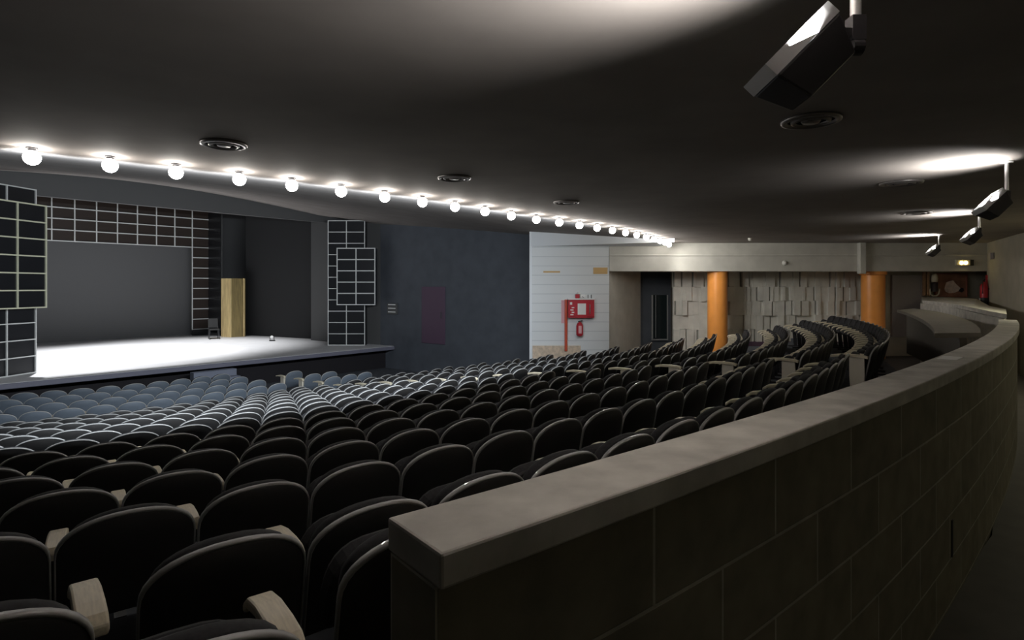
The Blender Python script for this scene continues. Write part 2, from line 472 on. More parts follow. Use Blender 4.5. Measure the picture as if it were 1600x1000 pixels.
struct(wp, 'low curved concrete block wall behind the last row of seats', 'wall')
m = MB(); strip(m, [(0, ZT - .085), (0, ZT), (CW, ZT), (CW, ZT - .085)])
cp = m.build('coping', M['coping'], wp, bevel=.008); cp['label'] = 'smooth pale concrete coping'
# slot in the outer face
s_ = 4.45; x, y, nx, ny = par(s_)
m = MB(); m.obox((x + nx * (CW - .03), y + ny * (CW - .03), E - 1.98), (nx * .012, ny * .012, 0), (-ny * .03, nx * .03, 0), (0, 0, .27))
m.build('wall_slot', M['blackpl'], wp)
# white sheet added to stand in for a pool of light on the coping
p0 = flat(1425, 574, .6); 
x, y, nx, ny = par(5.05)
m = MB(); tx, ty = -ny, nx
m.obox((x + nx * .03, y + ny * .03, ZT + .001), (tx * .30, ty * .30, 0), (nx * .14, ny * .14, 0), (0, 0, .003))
tag(m.build('light_pool_sheet', M['light_pool']), 'white sheet standing in for a pool of light on the curved wall top', 'light_pool')

# ------------------------------------------------------------------ walkway, rear walls
m = MB(); m.prism([(-8, -6), (14, -6), (17, 20), (10.6, 19), (9.55, 11.2), (4.5, 5.4), (-.2, 1.35), (-8, -1)], -.3, 0)
struct(m.build('floor_walkway', M['walk']), 'dark walkway floor outside the curved wall', 'floor')
def wallrun(name, pts, z0, z1, m_, label, th=.25, side=1):
    mb = MB()
    for (x0, y0), (x1, y1) in zip(pts, pts[1:]):
        dx, dy = x1 - x0, y1 - y0; l = math.hypot(dx, dy); nx, ny = dy / l * th * side, -dx / l * th * side
        mb.obox((x0, y0, z0), (dx, dy, 0), (nx, ny, 0), (0, 0, z1 - z0))
    return struct(mb.build(name, m_), label, 'wall')
ZC = E + 1.40
wallrun('wall_right', [(15.25, 18.5), (13.4, 15.2), (12.3, 12.6), (11.0, 9.0), (9.2, 4.5), (6.5, 0), (3.0, -3.5)], -.3, ZC + .3, M['rearwall'], 'beige wall along the walkway at far right', side=-1)
wallrun('wall_back', [(3.0, -3.5), (-4, -4.5), (-12, -3)], -1.8, ZC + .3, M['rearwall'], 'beige wall behind the seating', side=-1)
wallrun('wall_left', [(-12, -3), (-15, 6), (-19, 14.5), (-20, 15)], -1.8, ZC + 4, M['darkwall'], 'dark wall left of the seating', side=-1)

# ------------------------------------------------------------------ ceiling: flat behind the lamp row, rising towards the stage in front
RL = 20.2
LA11, LST = math.radians(-34.4), math.radians(1.87)
def lamp_r(a): return RL + .13 * max(0, (a - LA11) / LST)
m = MB(); na = 80; a0, a1 = math.radians(-172), math.radians(12)
RE = RL - .30
slope = .14
rad = [44, 30, RL + 4, RE]
rings = [(r, ZC) for r in rad] + [(r, ZC + (RE - r) * slope) for r in (17, 13, 11, 9.5, 8.4, 7.35, 6, 5, 4)]
for i in range(na + 1):
    a = a0 + (a1 - a0) * i / na
    for jj, (r, z) in enumerate(rings):
        if jj == 3: r = lamp_r(a) - .3
        m.v.append((CX + r * math.cos(a), CY + r * math.sin(a), z))
nr = len(rings)
def in_stage(pt):   # behind the proscenium line: no auditorium ceiling there
    rx, ry = pt[0] + 12.9, pt[1] - 14.5
    return rx * -.758 + ry * .653 > 2.7
for i in range(na):
    for j in range(nr - 1):
        q = (i * nr + j, (i + 1) * nr + j, (i + 1) * nr + j + 1, i * nr + j + 1)
        if j >= 4 and sum(in_stage(m.v[t]) for t in q) == 4: continue
        m.f.append(q)
ce = m.build('ceiling', M['ceil'], fix=False)
md = ce.modifiers.new('thick', 'SOLIDIFY'); md.thickness = .06; md.offset = 1 
struct(ce, 'low dark ceiling that rises towards the stage', 'ceiling')

# ------------------------------------------------------------------ row of lit globes
lamp_px = [(50, 245), (172, 258), (275, 268), (374, 279), (456, 289), (533, 298), (601, 306), (660, 314), (711, 320), (758, 326), (799, 332), (834, 339)]
angs = []
for px, py in lamp_px:
    dx = (px - 800) / F     # ray (dx*t, t): intersect the circle of the lamp row, near side
    a = dx * dx + 1; b = -2 * (dx * CX + CY); c = CX * CX + CY * CY - RL * RL
    t = (-b - math.sqrt(b * b - 4 * a * c)) / (2 * a)
    angs.append(math.atan2(t - CY, dx * t - CX))
fit = np.polyfit(range(12), angs, 1)
NL = 23
def globe_bits():
    g = MB(); g.lathe([(.0005, -.075)] + [(.075 * math.sin(PI * i / 10), -.075 * math.cos(PI * i / 10)) for i in range(1, 10)] + [(.0005, .075)], n=16)
    s = MB(); s.lathe([(.001, .060), (.035, .060), (.035, .085), (.05, .088), (.05, .10), (.001, .10)], n=14)
    return g.mesh('globe', M['globe'], True), s.mesh('lamp_socket', M['lampbody'])
GM, SM = globe_bits()
lamps = []
for i in range(NL):
    a = angs[i] if i < 12 else angs[11] + fit[0] * (i - 11)
    rr_ = lamp_r(a); x, y = CX + rr_ * math.cos(a), CY + rr_ * math.sin(a)
    lab = ('bright lit globe lamp on the ceiling, ' + ('leftmost of the long curved row' if i == 0 else ordn(i) + ' from the left of the row'))
    r = empty('ceiling_lamp', lab, 'lamp', (x, y, ZC - .10), 0, 'globe lamps in the curved row')
    for nm, me_ in (('globe', GM), ('lamp_socket', SM)):
        o = bpy.data.objects.new(nm, me_); COL.objects.link(o); o.parent = r
    lamps.append((x, y)) 
# cable to the leftmost lamp
m = MB(); p = at(48, 240, 5.75); q = at(-30, 246, 5.3)
m.tube([(lamps[0][0] - .03, lamps[0][1], ZC - .02), (lamps[0][0] - .25, lamps[0][1] - .12, ZC - .035), (lamps[0][0] - .7, lamps[0][1] - .4, ZC - .045)], .012)
tag(m.build('lamp_cable', M['lampmetal'], smooth=True), 'pale cable running left from the leftmost globe lamp', 'cable')

# ------------------------------------------------------------------ round ceiling vents
def vent(px, py, d, label):
    Y = F * (ZC - E) / (HY - py); x = (px - 800) / F * Y
    r = empty('ceiling_vent', label, 'vent', (x, Y, ZC), 0, 'round ceiling vents')
    R = d / 2
    a = MB(); a.lathe([(R * .80, -.004), (R * .84, -.03), (R, -.022), (R * 1.02, 0), (R * .80, 0)], n=40); a.build('outer_ring', M['ring'], r, smooth=True)
    b = MB(); b.lathe([(R * .52, -.012), (R * .56, -.034), (R * .66, -.026), (R * .68, -.008)], n=36); b.build('inner_ring', M['ring'], r, smooth=True)
    c = MB(); c.lathe([(.001, -.03), (R * .28, -.03), (R * .34, -.012)], n=24); c.build('centre_disc', M['ring'], r, smooth=True)
    e = MB(); e.lathe([(.001, -.003), (R * .82, -.003)], n=32); e.build('throat', M['ringdark'], r)
vent(350, 224, .42, 'round ceiling vent above the globe lamps at left')
vent(710, 277, .42, 'small round ceiling vent above the middle of the globe lamps')
vent(885, 315, .42, 'faint round ceiling vent above the right part of the globe lamps')
vent(1267, 187, .46, 'large round ceiling vent below the nearest floodlight')
vent(1408, 285, .50, 'round ceiling vent in the bright light of the second floodlight')
vent(1432, 332, .50, 'round ceiling vent in the bright light of the third floodlight')

# ------------------------------------------------------------------ floodlights on drop rods
def flood(px, py, Y, rod_px, rod_Y, label, power, nv=(-.66, .25, .70)):
    c = at(px, py, Y)
    Lx = Vector((.70, 0, .71)).normalized(); N = Vector(nv).normalized()
    Dp = N.cross(Lx).normalized(); Lx = Dp.cross(N).normalized()
    rodx, rody = (rod_px - 800) / F * rod_Y, rod_Y
    root = empty('floodlight', label, 'floodlight', (rodx, rody, ZC), 0, 'floodlights on rods under the ceiling')
    def add(mb, nm, m_, **k):
        o = mb.build(nm, m_, None, **k); world_child(root, o); return o
    w, h, t = .31, .21, .14
    b = MB(); back = c - N * t
    q = [c + Lx * sx * w / 2 + Dp * sy * h / 2 for sx, sy in ((-1, -1), (1, -1), (1, 1), (-1, 1))]
    r_ = [back + Lx * sx * w * .36 + Dp * sy * h * .36 for sx, sy in ((-1, -1), (1, -1), (1, 1), (-1, 1))]
    b.hexa(r_ + q); add(b, 'housing', M['lampbody'], bevel=.008)
    f = MB()
    for s in (-1, 1):
        f.obox(c + Lx * (s * w / 2 - (.028 if s > 0 else 0)) - Dp * h / 2 + N * .001, Lx * .028, Dp * h, N * .055)
        f.obox(c - Lx * w / 2 + Dp * (s * h / 2 - (.02 if s > 0 else 0)) + N * .001, Lx * w, Dp * .02, N * .055)
    add(f, 'front_rim', M['lampmetal'])
    g = MB(); g.obox(c - Lx * (w / 2 - .03) - Dp * (h / 2 - .022) + N * .002, Lx * (w - .06), Dp * (h - .044), N * .006)
    add(g, 'front_glass', M['upglow'])
    k = MB(); up = c + Lx * (w / 2 + .012) - N * .04
    jt = Vector((rodx, rody, up.z + .0))
    k.bar(up - Lx * .01, jt, .03); k.bar(jt - Vector((0, 0, .03)), jt + Vector((0, 0, .06)), .05)
    k.lathe([(.001, -.02), (.03, -.02), (.03, .02), (.001, .02)], jt - Vector((0, 0, .05)), 14, (1, 0, 0))
    add(k, 'bracket', M['lampbody'])
    p = MB(); p.lathe([(.019, 0), (.019, ZC - jt.z)], (rodx, rody, jt.z), 14); p.lathe([(.001, -.02), (.06, -.02), (.06, 0)], (rodx, rody, ZC), 16)
    add(p, 'drop_rod', M['lampmetal'], smooth=True)
    L = bpy.data.lights.new('flood_beam', 'AREA'); L.shape = 'RECTANGLE'; L.size = w - .08; L.size_y = h - .06; L.energy = power; L.color = (1, .98, .95); L.spread = math.radians(122)
    lo = bpy.data.objects.new('flood_beam', L); COL.objects.link(lo)
    lo.matrix_world = Matrix.Translation(c + N * .015) @ (N + Vector((.12, .10, .55))).to_track_quat('-Z', 'Y').to_matrix().to_4x4()
    world_child(root, lo)
FP = 40
flood(1242, 88, 2.1, 1337, 2.12, 'large black floodlight on a rod at top right, nearest', 125, (-.71, .05, .70))
flood(1548, 318, 6.4, 1573, 6.42, 'black floodlight on a long rod, second from the camera', FP)
flood(1516, 368, 10.9, 1530, 10.9, 'black floodlight hanging third in the line near the wall', FP)
flood(1457, 391, 15.6, 1467, 15.6, 'smallest black floodlight, farthest, in front of the beige beam', FP)

# ------------------------------------------------------------------ far side: white wall, beam, recess, slatted wall, columns
D = 18.5
zb, zt = E + 24 * D / F, ZC
m = MB(); m.box(.58, D, -1.8, 3.12, D + .35, ZC + 2.2)
struct(m.build('wall_side', M['white']), 'white boarded wall with the red fire cabinet', 'wall')
m = MB(); m.box(.56, D - .03, -1.2, .64, D + .1, ZC + 2.0)
struct(m.build('trim_1', M['whiteplain']), 'bright white edge strip of the boarded wall', 'trim')
m = MB(); m.box(.66, D - .05, -1.7, 2.2, D + .02, E - 92 * D / F)
struct(m.build('baseboard_side', M['beige']), 'speckled beige base of the white wall', 'baseboard')
m = MB(); m.prism([(.6, D - .02), (4.7, 16.66), (4.7, D - .02)], E + 1.295, ZC + 2.0)
struct(m.build('wall_bulkhead', M['whiteplain']), 'white upper wall above the globe lamps at right end', 'wall')
m = MB(); m.box(3.12, D - .04, zb, 15.4, D + .7, ZC + .25); m.box(3.12, D - .07, E + .98, 15.4, D - .04, E + 1.04)
struct(m.build('trim_2', M['beam'], bevel=.01), 'long beige beam across the side of the hall', 'beam')
m = MB(); m.box(at(1338, 0, D).x, D - .22, zb - .08, at(1347, 0, D).x, D - .04, ZC)
struct(m.build('trim_3', M['beam'], bevel=.01), 'pale vertical duct on the beige beam above the second column', 'trim')
# recess
m = MB(); m.obox((3.12, D + .1, -1.8), (1.5, 2.1, 0), (-.25, .18, 0), (0, 0, 5.0))
struct(m.build('wall_recess', M['beam']), 'beige angled wall inside the dark opening', 'wall')
m = MB(); m.box(4.4, 21.0, -1.8, 6.4, 21.25, ZC)
struct(m.build('wall_lobby', M['darkwall']), 'dark wall at the back of the opening', 'wall')
m = MB(); m.box(3.1, D + .6, zb + .12, 16, 21.3, zb + .3)
struct(m.build('ceiling_side', M['ceil']), 'dark low ceiling behind the beige beam', 'ceiling')
m = MB(); m.box(3.0, 17.6, -1.9, 16, 21.4, -.55)
struct(m.build('floor_side', M['floor']), 'dark floor behind the columns', 'floor')
# glazed door in the recess
dx0, dx1 = at(1019, 0, 20.9).x, at(1043, 0, 20.9).x; zd0, zd1 = at(0, 532, 20.9).z, at(0, 461, 20.9).z
dr = struct(empty('door_1', None, None, (dx0, 20.9, zd0)), 'dark glazed door with pale frame inside the opening', 'door')
m = MB()
m.bar((0, 0, 0), (0, 0, zd1 - zd0), .05); m.bar((dx1 - dx0, 0, 0), (dx1 - dx0, 0, zd1 - zd0), .04); m.bar((0, 0, .03), (dx1 - dx0, 0, .03), .05); m.bar((.13, 0, .1), (.13, 0, zd1 - zd0), .018)
m.build('door_frame', M['doorframe'], dr)
m = MB(); m.box(0, .02, .03, dx1 - dx0, .05, zd1 - zd0); m.build('door_glass', M['glassdark'], dr)
m = MB(); m.lathe([(.001, -.04), (.10, -.03), (.13, 0)], (at(1008, 0, 20.2).x, 20.2, zb + .115), 20)
tag(m.build('ceiling_light', M['plaster'], smooth=True), 'small round pale ceiling fitting inside the dark opening', 'light')
# slatted wall: five courses of staggered boards of uneven depth
Yp = 20.0; x0p, x1p = at(1051, 0, Yp).x, at(1388, 0, Yp).x
m = MB(); rnd = random.Random(3)
ys = [420, 448, 470, 492, 514, 546]
for c in range(5):
    ztop, zlow = at(0, ys[c], Yp).z, at(0, ys[c + 1], Yp).z
    x = x0p + rnd.uniform(-.15, 0)
    while x < x1p:
        w = rnd.choice([.20, .26, .32, .16, .10, .22]); dpt = rnd.uniform(.03, .20)
        m.box(max(x, x0p), Yp - dpt, zlow - rnd.uniform(-.01, .03), min(x + w, x1p), Yp + .05, ztop)
        x += w + (rnd.choice([.0, .0, .004, .05]) )
sw = struct(m.build('wall_slatted', M['shingle'], bevel=.004, seg=1), 'pale wall of staggered vertical slats behind the orange columns', 'wall')
m = MB(); m.box(x0p, Yp + .05, -1.8, x1p, Yp + .25, ZC); m.build('backing', M['slatback'], sw)
m = MB(); m.box(x0p + 1.9, Yp - .26, -1.8, x1p, Yp - .02, at(0, 533, Yp).z)
struct(m.build('baseboard_far', M['purpledoor']), 'dark plum base below the slatted wall', 'baseboard')
# orange columns
def column(px, rr, Y, label, cap):
    x = (px - 800) / F * Y
    r = empty('round_column', label, 'column', (x, Y, -1.1), 0, 'orange columns under the beam')
    a = MB(); a.lathe([(.001, 0), (rr, 0), (rr, zb + 1.1), (.001, zb + 1.1)], n=40); o = a.build('shaft', M['orange'], r, smooth=True)
    md = o.modifiers.new('s', 'EDGE_SPLIT'); md.split_angle = .6
    if cap:
        b = MB(); b.lathe([(rr, zb + .98), (rr + .05, zb + 1.0), (rr + .05, zb + 1.095), (rr, zb + 1.095)], n=40); b.build('collar', M['orange'], r)
column(1121, .315, 18.85, 'round orange column nearer the fire cabinet, left of the pair', False)
column(1364, .345, 18.85, 'round orange column beside the grey door, right of the pair', True)
# grey door, posts and picture at right
Yd = 19.4
m = MB(); m.box(at(1384, 0, Yd).x, Yd, -1.2, at(1552, 0, Yd).x, Yd + .2, ZC)
struct(m.build('wall_far', M['rearwall']), 'dim beige wall behind the framed picture', 'wall')
x0, x1 = at(1394, 0, Yd - .1).x, at(1442, 0, Yd - .1).x; z0, z1 = at(0, 526, Yd).z, at(0, 430, Yd).z
dr = struct(empty('door_2', None, None, (x0, Yd - .02, z0)), 'plain grey door right of the second orange column', 'door')
m = MB(); m.box(.05, -.06, 0, x1 - x0 - .05, 0, z1 - z0 - .05); m.build('leaf', M['doorgrey'], dr, bevel=.006)
m = MB(); m.box(0, -.09, 0, .05, 0, z1 - z0); m.box(x1 - x0 - .05, -.09, 0, x1 - x0, 0, z1 - z0); m.box(.05, -.09, z1 - z0 - .05, x1 - x0 - .05, 0, z1 - z0); m.build('door_frame', M['doorgrey'], dr)
m = MB(); m.box(.1, -.075, 1.02, x1 - x0 - .1, -.06, 1.05); m.build('cross_bar', M['doorgrey'], dr)
for i, px in enumerate((1446.5, 1452.5)):
    xx = at(px, 0, Yd - .3).x; m = MB(); m.box(xx - .035, Yd - .25, E - .30, xx + .035, Yd - .18, zb + .05)
    tag(m.build('timber_post', M['brownwood'], bevel=.005), ['thin brown timber post next to the grey door', 'thin brown timber post next to the framed picture'][i], 'post', 'brown posts between door and picture')
# framed picture
x0, x1 = at(1459, 0, Yd).x, at(1509, 0, Yd).x; z0, z1 = at(0, 464.5, Yd).z, at(0, 427, Yd).z; W_, H_ = x1 - x0, z1 - z0
pr = empty('framed_picture', 'framed brown picture of a pale rounded shape, on the wall at right', 'picture', (x0, Yd - .03, z0))
m = MB()
for a in ((0, 0, W_, .03), (0, H_ - .03, W_, H_), (0, .03, .03, H_ - .03), (W_ - .03, .03, W_, H_ - .03)): m.box(a[0], -.05, a[1], a[2], .03, a[3])
m.build('picture_frame', mat('picture red frame', (.26, .09, .06), .4), pr, bevel=.006)
m = MB(); m.box(.03, -.01, .03, W_ - .03, .02, H_ - .03); m.build('canvas', M['canvas'], pr)
def blob(pts, y, th):
    mb = MB(); mb.extr([(u * W_, y, v * H_) for u, v in pts], (0, th, 0)); return mb
blob([(.30, .35), (.36, .62), (.48, .68), (.58, .70), (.66, .56), (.80, .38), (.74, .26), (.60, .18), (.45, .17), (.34, .24)], -.016, .006).build('painted_shape', M['shellpaint'], pr)
blob([(.74, .26), (.82, .40), (.90, .38), (.91, .26), (.84, .20)], -.015, .005).build('painted_shadow', M['darkpaint'], pr)
# cream bracket lamp in front of the picture
bx = at(1464, 0, Yd - .35).x; bz = at(0, 463, Yd).z
br = empty('wall_lantern', 'small cream bracket lantern in front of the picture left edge', 'lantern', (bx, Yd - .1, bz))
m = MB(); m.lathe([(.001, .48), (.085, .48), (.10, .58), (.085, .70), (.05, .76), (.001, .77)], (0, -.14, 0), 16); m.build('shade', M['cream'], br, smooth=True)
m = MB(); m.lathe([(.09, .16), (.10, .46), (.001, .47)], (0, -.14, 0), 14); m.build('body', M['darkpaint'], br, smooth=True)
m = MB(); m.tube([(-.16, -.14, .26), (-.14, -.14, .08), (-.06, -.14, .02), (.06, -.14, .02), (.14, -.14, .08), (.16, -.14, .26)], .025); m.bar((0, -.14, .02), (0, .07, .02), .04); m.build('cradle', M['cream'], br, smooth=True)
# emergency light on the beam
x0, x1 = at(1490, 0, D).x, at(1512, 0, D).x; z0, z1 = at(0, 415, D).z, at(0, 406, D).z
er = empty('emergency_light', 'emergency light with two yellow bulbs on the beam', 'light', (x0, D - .04, z0))
m = MB(); m.box(0, -.07, 0, x1 - x0, 0, z1 - z0); m.build('case', M['cream'], er, bevel=.01)
m = MB(); m.box(x1 - x0, -.06, .0, x1 - x0 + .12, 0, z1 - z0); m.build('battery_box', M['blackpl'], er)
for u in (.36, .66):
    m = MB(); m.lathe([(.001, 0), (.055, .005), (.05, .035), (.001, .05)], ((x1 - x0) * u, -.07, (z1 - z0) * .45), 14, (0, -1, 0)); m.build('bulb', M['bulb'], er, smooth=True)
m = MB(); c = at(1226, 411, D - .04); m.lathe([(.001, .07), (.05, .06), (.085, .0)], c, 16, (0, -1, 0))
tag(m.build('dome_sensor', M['plaster'], smooth=True), 'small white dome sensor on the beam between the columns', 'sensor')
m = MB(); c = at(1172, 378, 16.6); m.lathe([(.001, -.08), (.05, -.07), (.06, 0)], (c.x, c.y, ZC), 14)
tag(m.build('ceiling_sensor', M['plaster'], smooth=True), 'tiny pale sensor on the ceiling above the left orange column', 'sensor')
# junction box and extinguisher on the right wall
def on_right(px):    # intersect pixel column with the first stretch of the right wall
    (xa, ya), (xb, yb) = (15.25, 18.5), (13.4, 15.2); r = (px - 800) / F
    t = (xa - r * ya) / (r * (yb - ya) - (xb - xa)); return Vector((xa + (xb - xa) * t, ya + (yb - ya) * t, 0))
wdir = Vector((15.25 - 13.4, 18.5 - 15.2, 0)).normalized(); wn = Vector((-wdir.y, wdir.x, 0))
rzw = math.atan2(wn.y, wn.x) + PI / 2
p = on_right(1552); m = MB(); zz = E + 48 * p.y / F
m.box(-.14, -.10, -.10, .14, -.012, .10); o = m.build('junction_box', M['doorgrey'], bevel=.01); o.location = (p.x, p.y, zz); o.rotation_euler = (0, 0, rzw)
tag(o, 'small grey junction box high on the right wall', 'box')
p = on_right(1545)
er = empty('fire_extinguisher', 'red fire extinguisher with white label hanging on the right wall', 'fire extinguisher', (p.x + wn.x * .12, p.y + wn.y * .12, E - 28 * p.y / F), rzw)
m = MB(); m.lathe([(.001, 0), (.10, 0), (.105, .03), (.105, .56), (.08, .64), (.035, .68), (.035, .72), (.001, .72)], n=24); m.build('cylinder', M['red'], er, smooth=True)
m = MB(); m.lathe([(.107, .0), (.108, .05), (.108, .20), (.107, .22)], n=24); m.build('foot_ring', M['blackpl'], er)
m = MB(); m.box(-.07, -.113, .06, .05, -.10, .20); m.build('label_plate', M['label'], er)
m = MB(); m.bar((-.02, 0, .70), (-.02, 0, .78), .05); m.bar((-.10, 0, .76), (.12, 0, .80), .03); m.build('valve', M['blackpl'], er)
m = MB(); m.tube([(.05, -.03, .74), (.14, -.05, .70), (.17, -.06, .55), (.15, -.06, .35)], .016); m.build('hose', M['blackpl'], er, smooth=True)
m = MB(); m.bar((0, .12, .5), (0, .09, .5), .14, .05); m.build('wall_bracket', M['blackpl'], er)
p = on_right(1542); m = MB(); m.box(-.12, -.015, -.15, .12, 0, .15); o = m.build('fire_sign', M['red']); o.location = (p.x + wn.x * .0, p.y, E + 11 * p.y / F); o.rotation_euler = (0, 0, rzw)
tag(o, 'small red fire sign above the extinguisher on the right wall', 'sign')

# fire hose cabinet and its neighbours on the white wall
Yw = D
def wx(px): return at(px, 0, Yw).x
def wz(py): return at(0, py, Yw).z
fr = empty('fire_hose_cabinet', 'red fire hose cabinet with white window on the white wall', 'fire cabinet', (wx(887), Yw, wz(496)))
W_, H_ = wx(927) - wx(887), wz(468) - wz(496)
m = MB(); m.box(0, -.22, 0, W_, 0, .03); m.box(0, -.22, H_ - .03, W_, 0, H_); m.box(0, -.22, .03, .03, 0, H_ - .03); m.box(W_ - .03, -.22, .03, W_, 0, H_ - .03); m.box(.03, -.03, .03, W_ - .03, 0, H_ - .03)
m.build('case', M['red'], fr)
m = MB(); m.box(.03, -.215, .04, W_ * .36, -.19, H_ - .04); m.box(W_ * .68, -.215, .04, W_ - .03, -.19, H_ - .04); m.box(W_ * .36, -.215, .03, W_ * .68, -.19, .10); m.box(W_ * .36, -.215, H_ - .12, W_ * .68, -.19, H_ - .03)
dro = m.build('door', M['red'], fr)
m = MB(); m.box(W_ * .36, -.213, .10, W_ * .68, -.20, H_ - .12); m.build('window', M['label'], dro)
m = MB(); m.box(W_ * .06, -.219, H_ * .72, W_ * .15, -.214, H_ * .86)
for i in range(4): m.box(W_ * (.08 + .05 * (i % 2)), -.219, H_ * (.14 + .13 * i), W_ * (.20 + .03 * (i % 2)), -.214, H_ * (.20 + .13 * i))
m.build('sticker', M['label'], dro)
m = MB(); m.box(-.01, -.24, H_, W_ + .01, 0, H_ + .04); m.build('top_ledge', M['label'], fr)
m = MB(); m.bar((W_ * .83, -.225, .12), (W_ * .83, -.225, H_ - .15), .03); m.build('handle', M['chrome'], dro)
m = MB(); m.lathe([(.045, 0), (.045, wz(468) - wz(548))], (wx(884), Yw - .08, wz(548)), 14)
tag(m.build('riser_pipe', M['redpipe'], smooth=True), 'vertical red pipe rising beside the fire hose cabinet', 'pipe')
m = MB(); m.box(wx(877), Yw - .03, wz(505), wx(882), Yw, wz(469)); tag(m.build('pink_panel', M['pink']), 'narrow faded pink strip left of the red pipe', 'panel')
ar = empty('alarm_bell', 'small red alarm with white dome above the fire cabinet', 'alarm', (wx(902), Yw, wz(466)))
m = MB(); m.box(-.07, -.12, 0, .06, 0, .13); m.build('base', M['red'], ar, bevel=.01)
m = MB(); m.lathe([(.06, 0), (.058, .03), (.04, .055), (.001, .065)], (.04, -.07, .14), 14); m.build('dome', M['label'], ar, smooth=True)
m = MB(); m.box(wx(906), Yw - .10, wz(465.5), wx(914.5), Yw, wz(460)); o = m.build('control_box', M['label'], bevel=.01); tag(o, 'small white control box right of the red alarm', 'box')
m = MB(); m.bar((wx(910) - .03, Yw - .105, wz(463)), (wx(910) + .03, Yw - .105, wz(465)), .012); m.build('mark', M['blackpl'], o)
for i, px in enumerate((918.5, 923.5)):
    m = MB(); m.tube([(wx(px), Yw - .05, wz(467)), (wx(px), Yw - .05, wz(460.5))], .012); tag(m.build('wall_rod', M['blackpl']), ['thin dark rod above the cabinet, next to the white control box', 'thin dark rod above the right end of the fire cabinet'][i], 'rod', 'thin rods above the fire cabinet')
er = empty('fire_extinguisher', 'dark red fire extinguisher hanging below the fire hose cabinet', 'fire extinguisher', (wx(905), Yw - .13, wz(525)))
m = MB(); m.lathe([(.001, 0), (.08, .01), (.11, .05), (.11, .34), (.085, .41), (.04, .43), (.04, .46), (.001, .46)], n=20); m.build('cylinder', M['red'], er, smooth=True)
m = MB(); m.box(-.05, -.118, .10, .05, -.10, .34); m.build('label_plate', M['pink'], er)
m = MB(); m.bar((-.05, 0, .47), (.09, 0, .50), .035); m.build('valve', M['blackpl'], er)
m = MB(); m.bar((0, .08, .25), (0, .13, .25), .12, .04); m.build('wall_bracket', M['blackpl'], er)
for i, (xa, xb, ya, yb) in enumerate(((849, 875, 423.5, 426), (927, 949, 418, 428))):
    m = MB(); m.box(wx(xa), Yw - .025, wz(yb), wx(xb), Yw, wz(ya)); tag(m.build('wall_plaque', mat('tan plaque', (.62, .40, .16), .6)), ['thin tan strip high on the white wall near its left edge', 'small tan plaque high on the white wall beside the beam end'][i], 'plaque')

# curved ledge at far right: sloping counter below the picture
m = MB()
cf = [(1438, 469.5, 17.6), (1465, 472.5, 16.0), (1490, 475.5, 14.5), (1515, 480.5, 13.0), (1540, 486, 12.1), (1568, 491, 11.6)]
P1 = [at(*c) for c in cf]
Pb = [at(1440, 464, 19.3), at(1475, 464, 19.3), at(1505, 465, 19.3), at(1526, 467, 18.4), at(1546, 478, 16.3), at(1572, 483, 14.6)]
for i in range(len(P1) - 1):
    a, b, c, d = P1[i], P1[i + 1], Pb[i + 1], Pb[i]
    dz = Vector((0, 0, -.09)); t = b - a; nn = Vector((t.y, -t.x, 0)).normalized()
    if nn.y > 0: nn = -nn
    m.hexa([a + dz + nn * .06, b + dz + nn * .06, c + dz, d + dz, a + nn * .06, b + nn * .06, c, d])
lc = m.build('wall_ledge', M['coping']); struct(lc, 'curved concrete ledge sloping down from the framed picture', 'wall')
m = MB()
for i in range(len(P1) - 1):
    a, b = P1[i], P1[i + 1]; c, d = Pb[i + 1], Pb[i]
    m.hexa([(a.x, a.y, -.2), (b.x, b.y, -.2), (c.x, c.y, -.2), (d.x, d.y, -.2), a + Vector((0, 0, -.09)), b + Vector((0, 0, -.09)), c + Vector((0, 0, -.09)), d + Vector((0, 0, -.09))])
m.build('ledge_face', M['coping'], lc)
# curved desk top behind the rows, inside the parapet
h = .58
Le = [flat(1461, 521, h), flat(1452, 508, h), flat(1444, 500, h), flat(1420, 490, h), flat(1402, 484.5, h)]
Re = [flat(1532, 520, h), flat(1525, 508, h), flat(1505, 497, h), flat(1470, 488, h), flat(1428, 482, h)]
Le[0] = (Le[0][0], Le[0][1]); 
dk = empty('curved_desk', 'curved grey desk top inside the wall near the second orange column', 'desk', (7.6, 9.9, row_z(0)))
def smooth(pts, n=20):
    p = np.array(pts); t = np.linspace(0, 1, len(p)); tt = np.linspace(0, 1, n)
    return np.c_[np.polyval(np.polyfit(t, p[:, 0], 3), tt), np.polyval(np.polyfit(t, p[:, 1], 3), tt)]
LS, RS = smooth(Le), smooth(Re)
m = MB()
for i in range(len(LS) - 1):
    a, b, c, d = LS[i], LS[i + 1], RS[i + 1], RS[i]
    m.hexa([(*a, E - h - .06), (*b, E - h - .06), (*c, E - h - .06), (*d, E - h - .06), (*a, E - h), (*b, E - h), (*c, E - h), (*d, E - h)])
o = m.build('desk_top', M['desk']); world_child(dk, o)
m = MB()
for i in range(len(LS) - 1):
    a, b, c, d = [np.array(q) for q in (LS[i], LS[i + 1], RS[i + 1], RS[i])]
    a2, b2 = a + (d - a) * .55, b + (c - b) * .55; c2, d2 = a + (d - a) * .7, b + (c - b) * .7
    z0 = row_z(0) 
    m.hexa([(*a2, z0), (*b2, z0), (*d2, z0), (*c2, z0), (*a2, E - h - .06), (*b2, E - h - .06), (*d2, E - h - .06), (*c2, E - h - .06)])
o = m.build('modesty_panel', M['slatback']); world_child(dk, o)

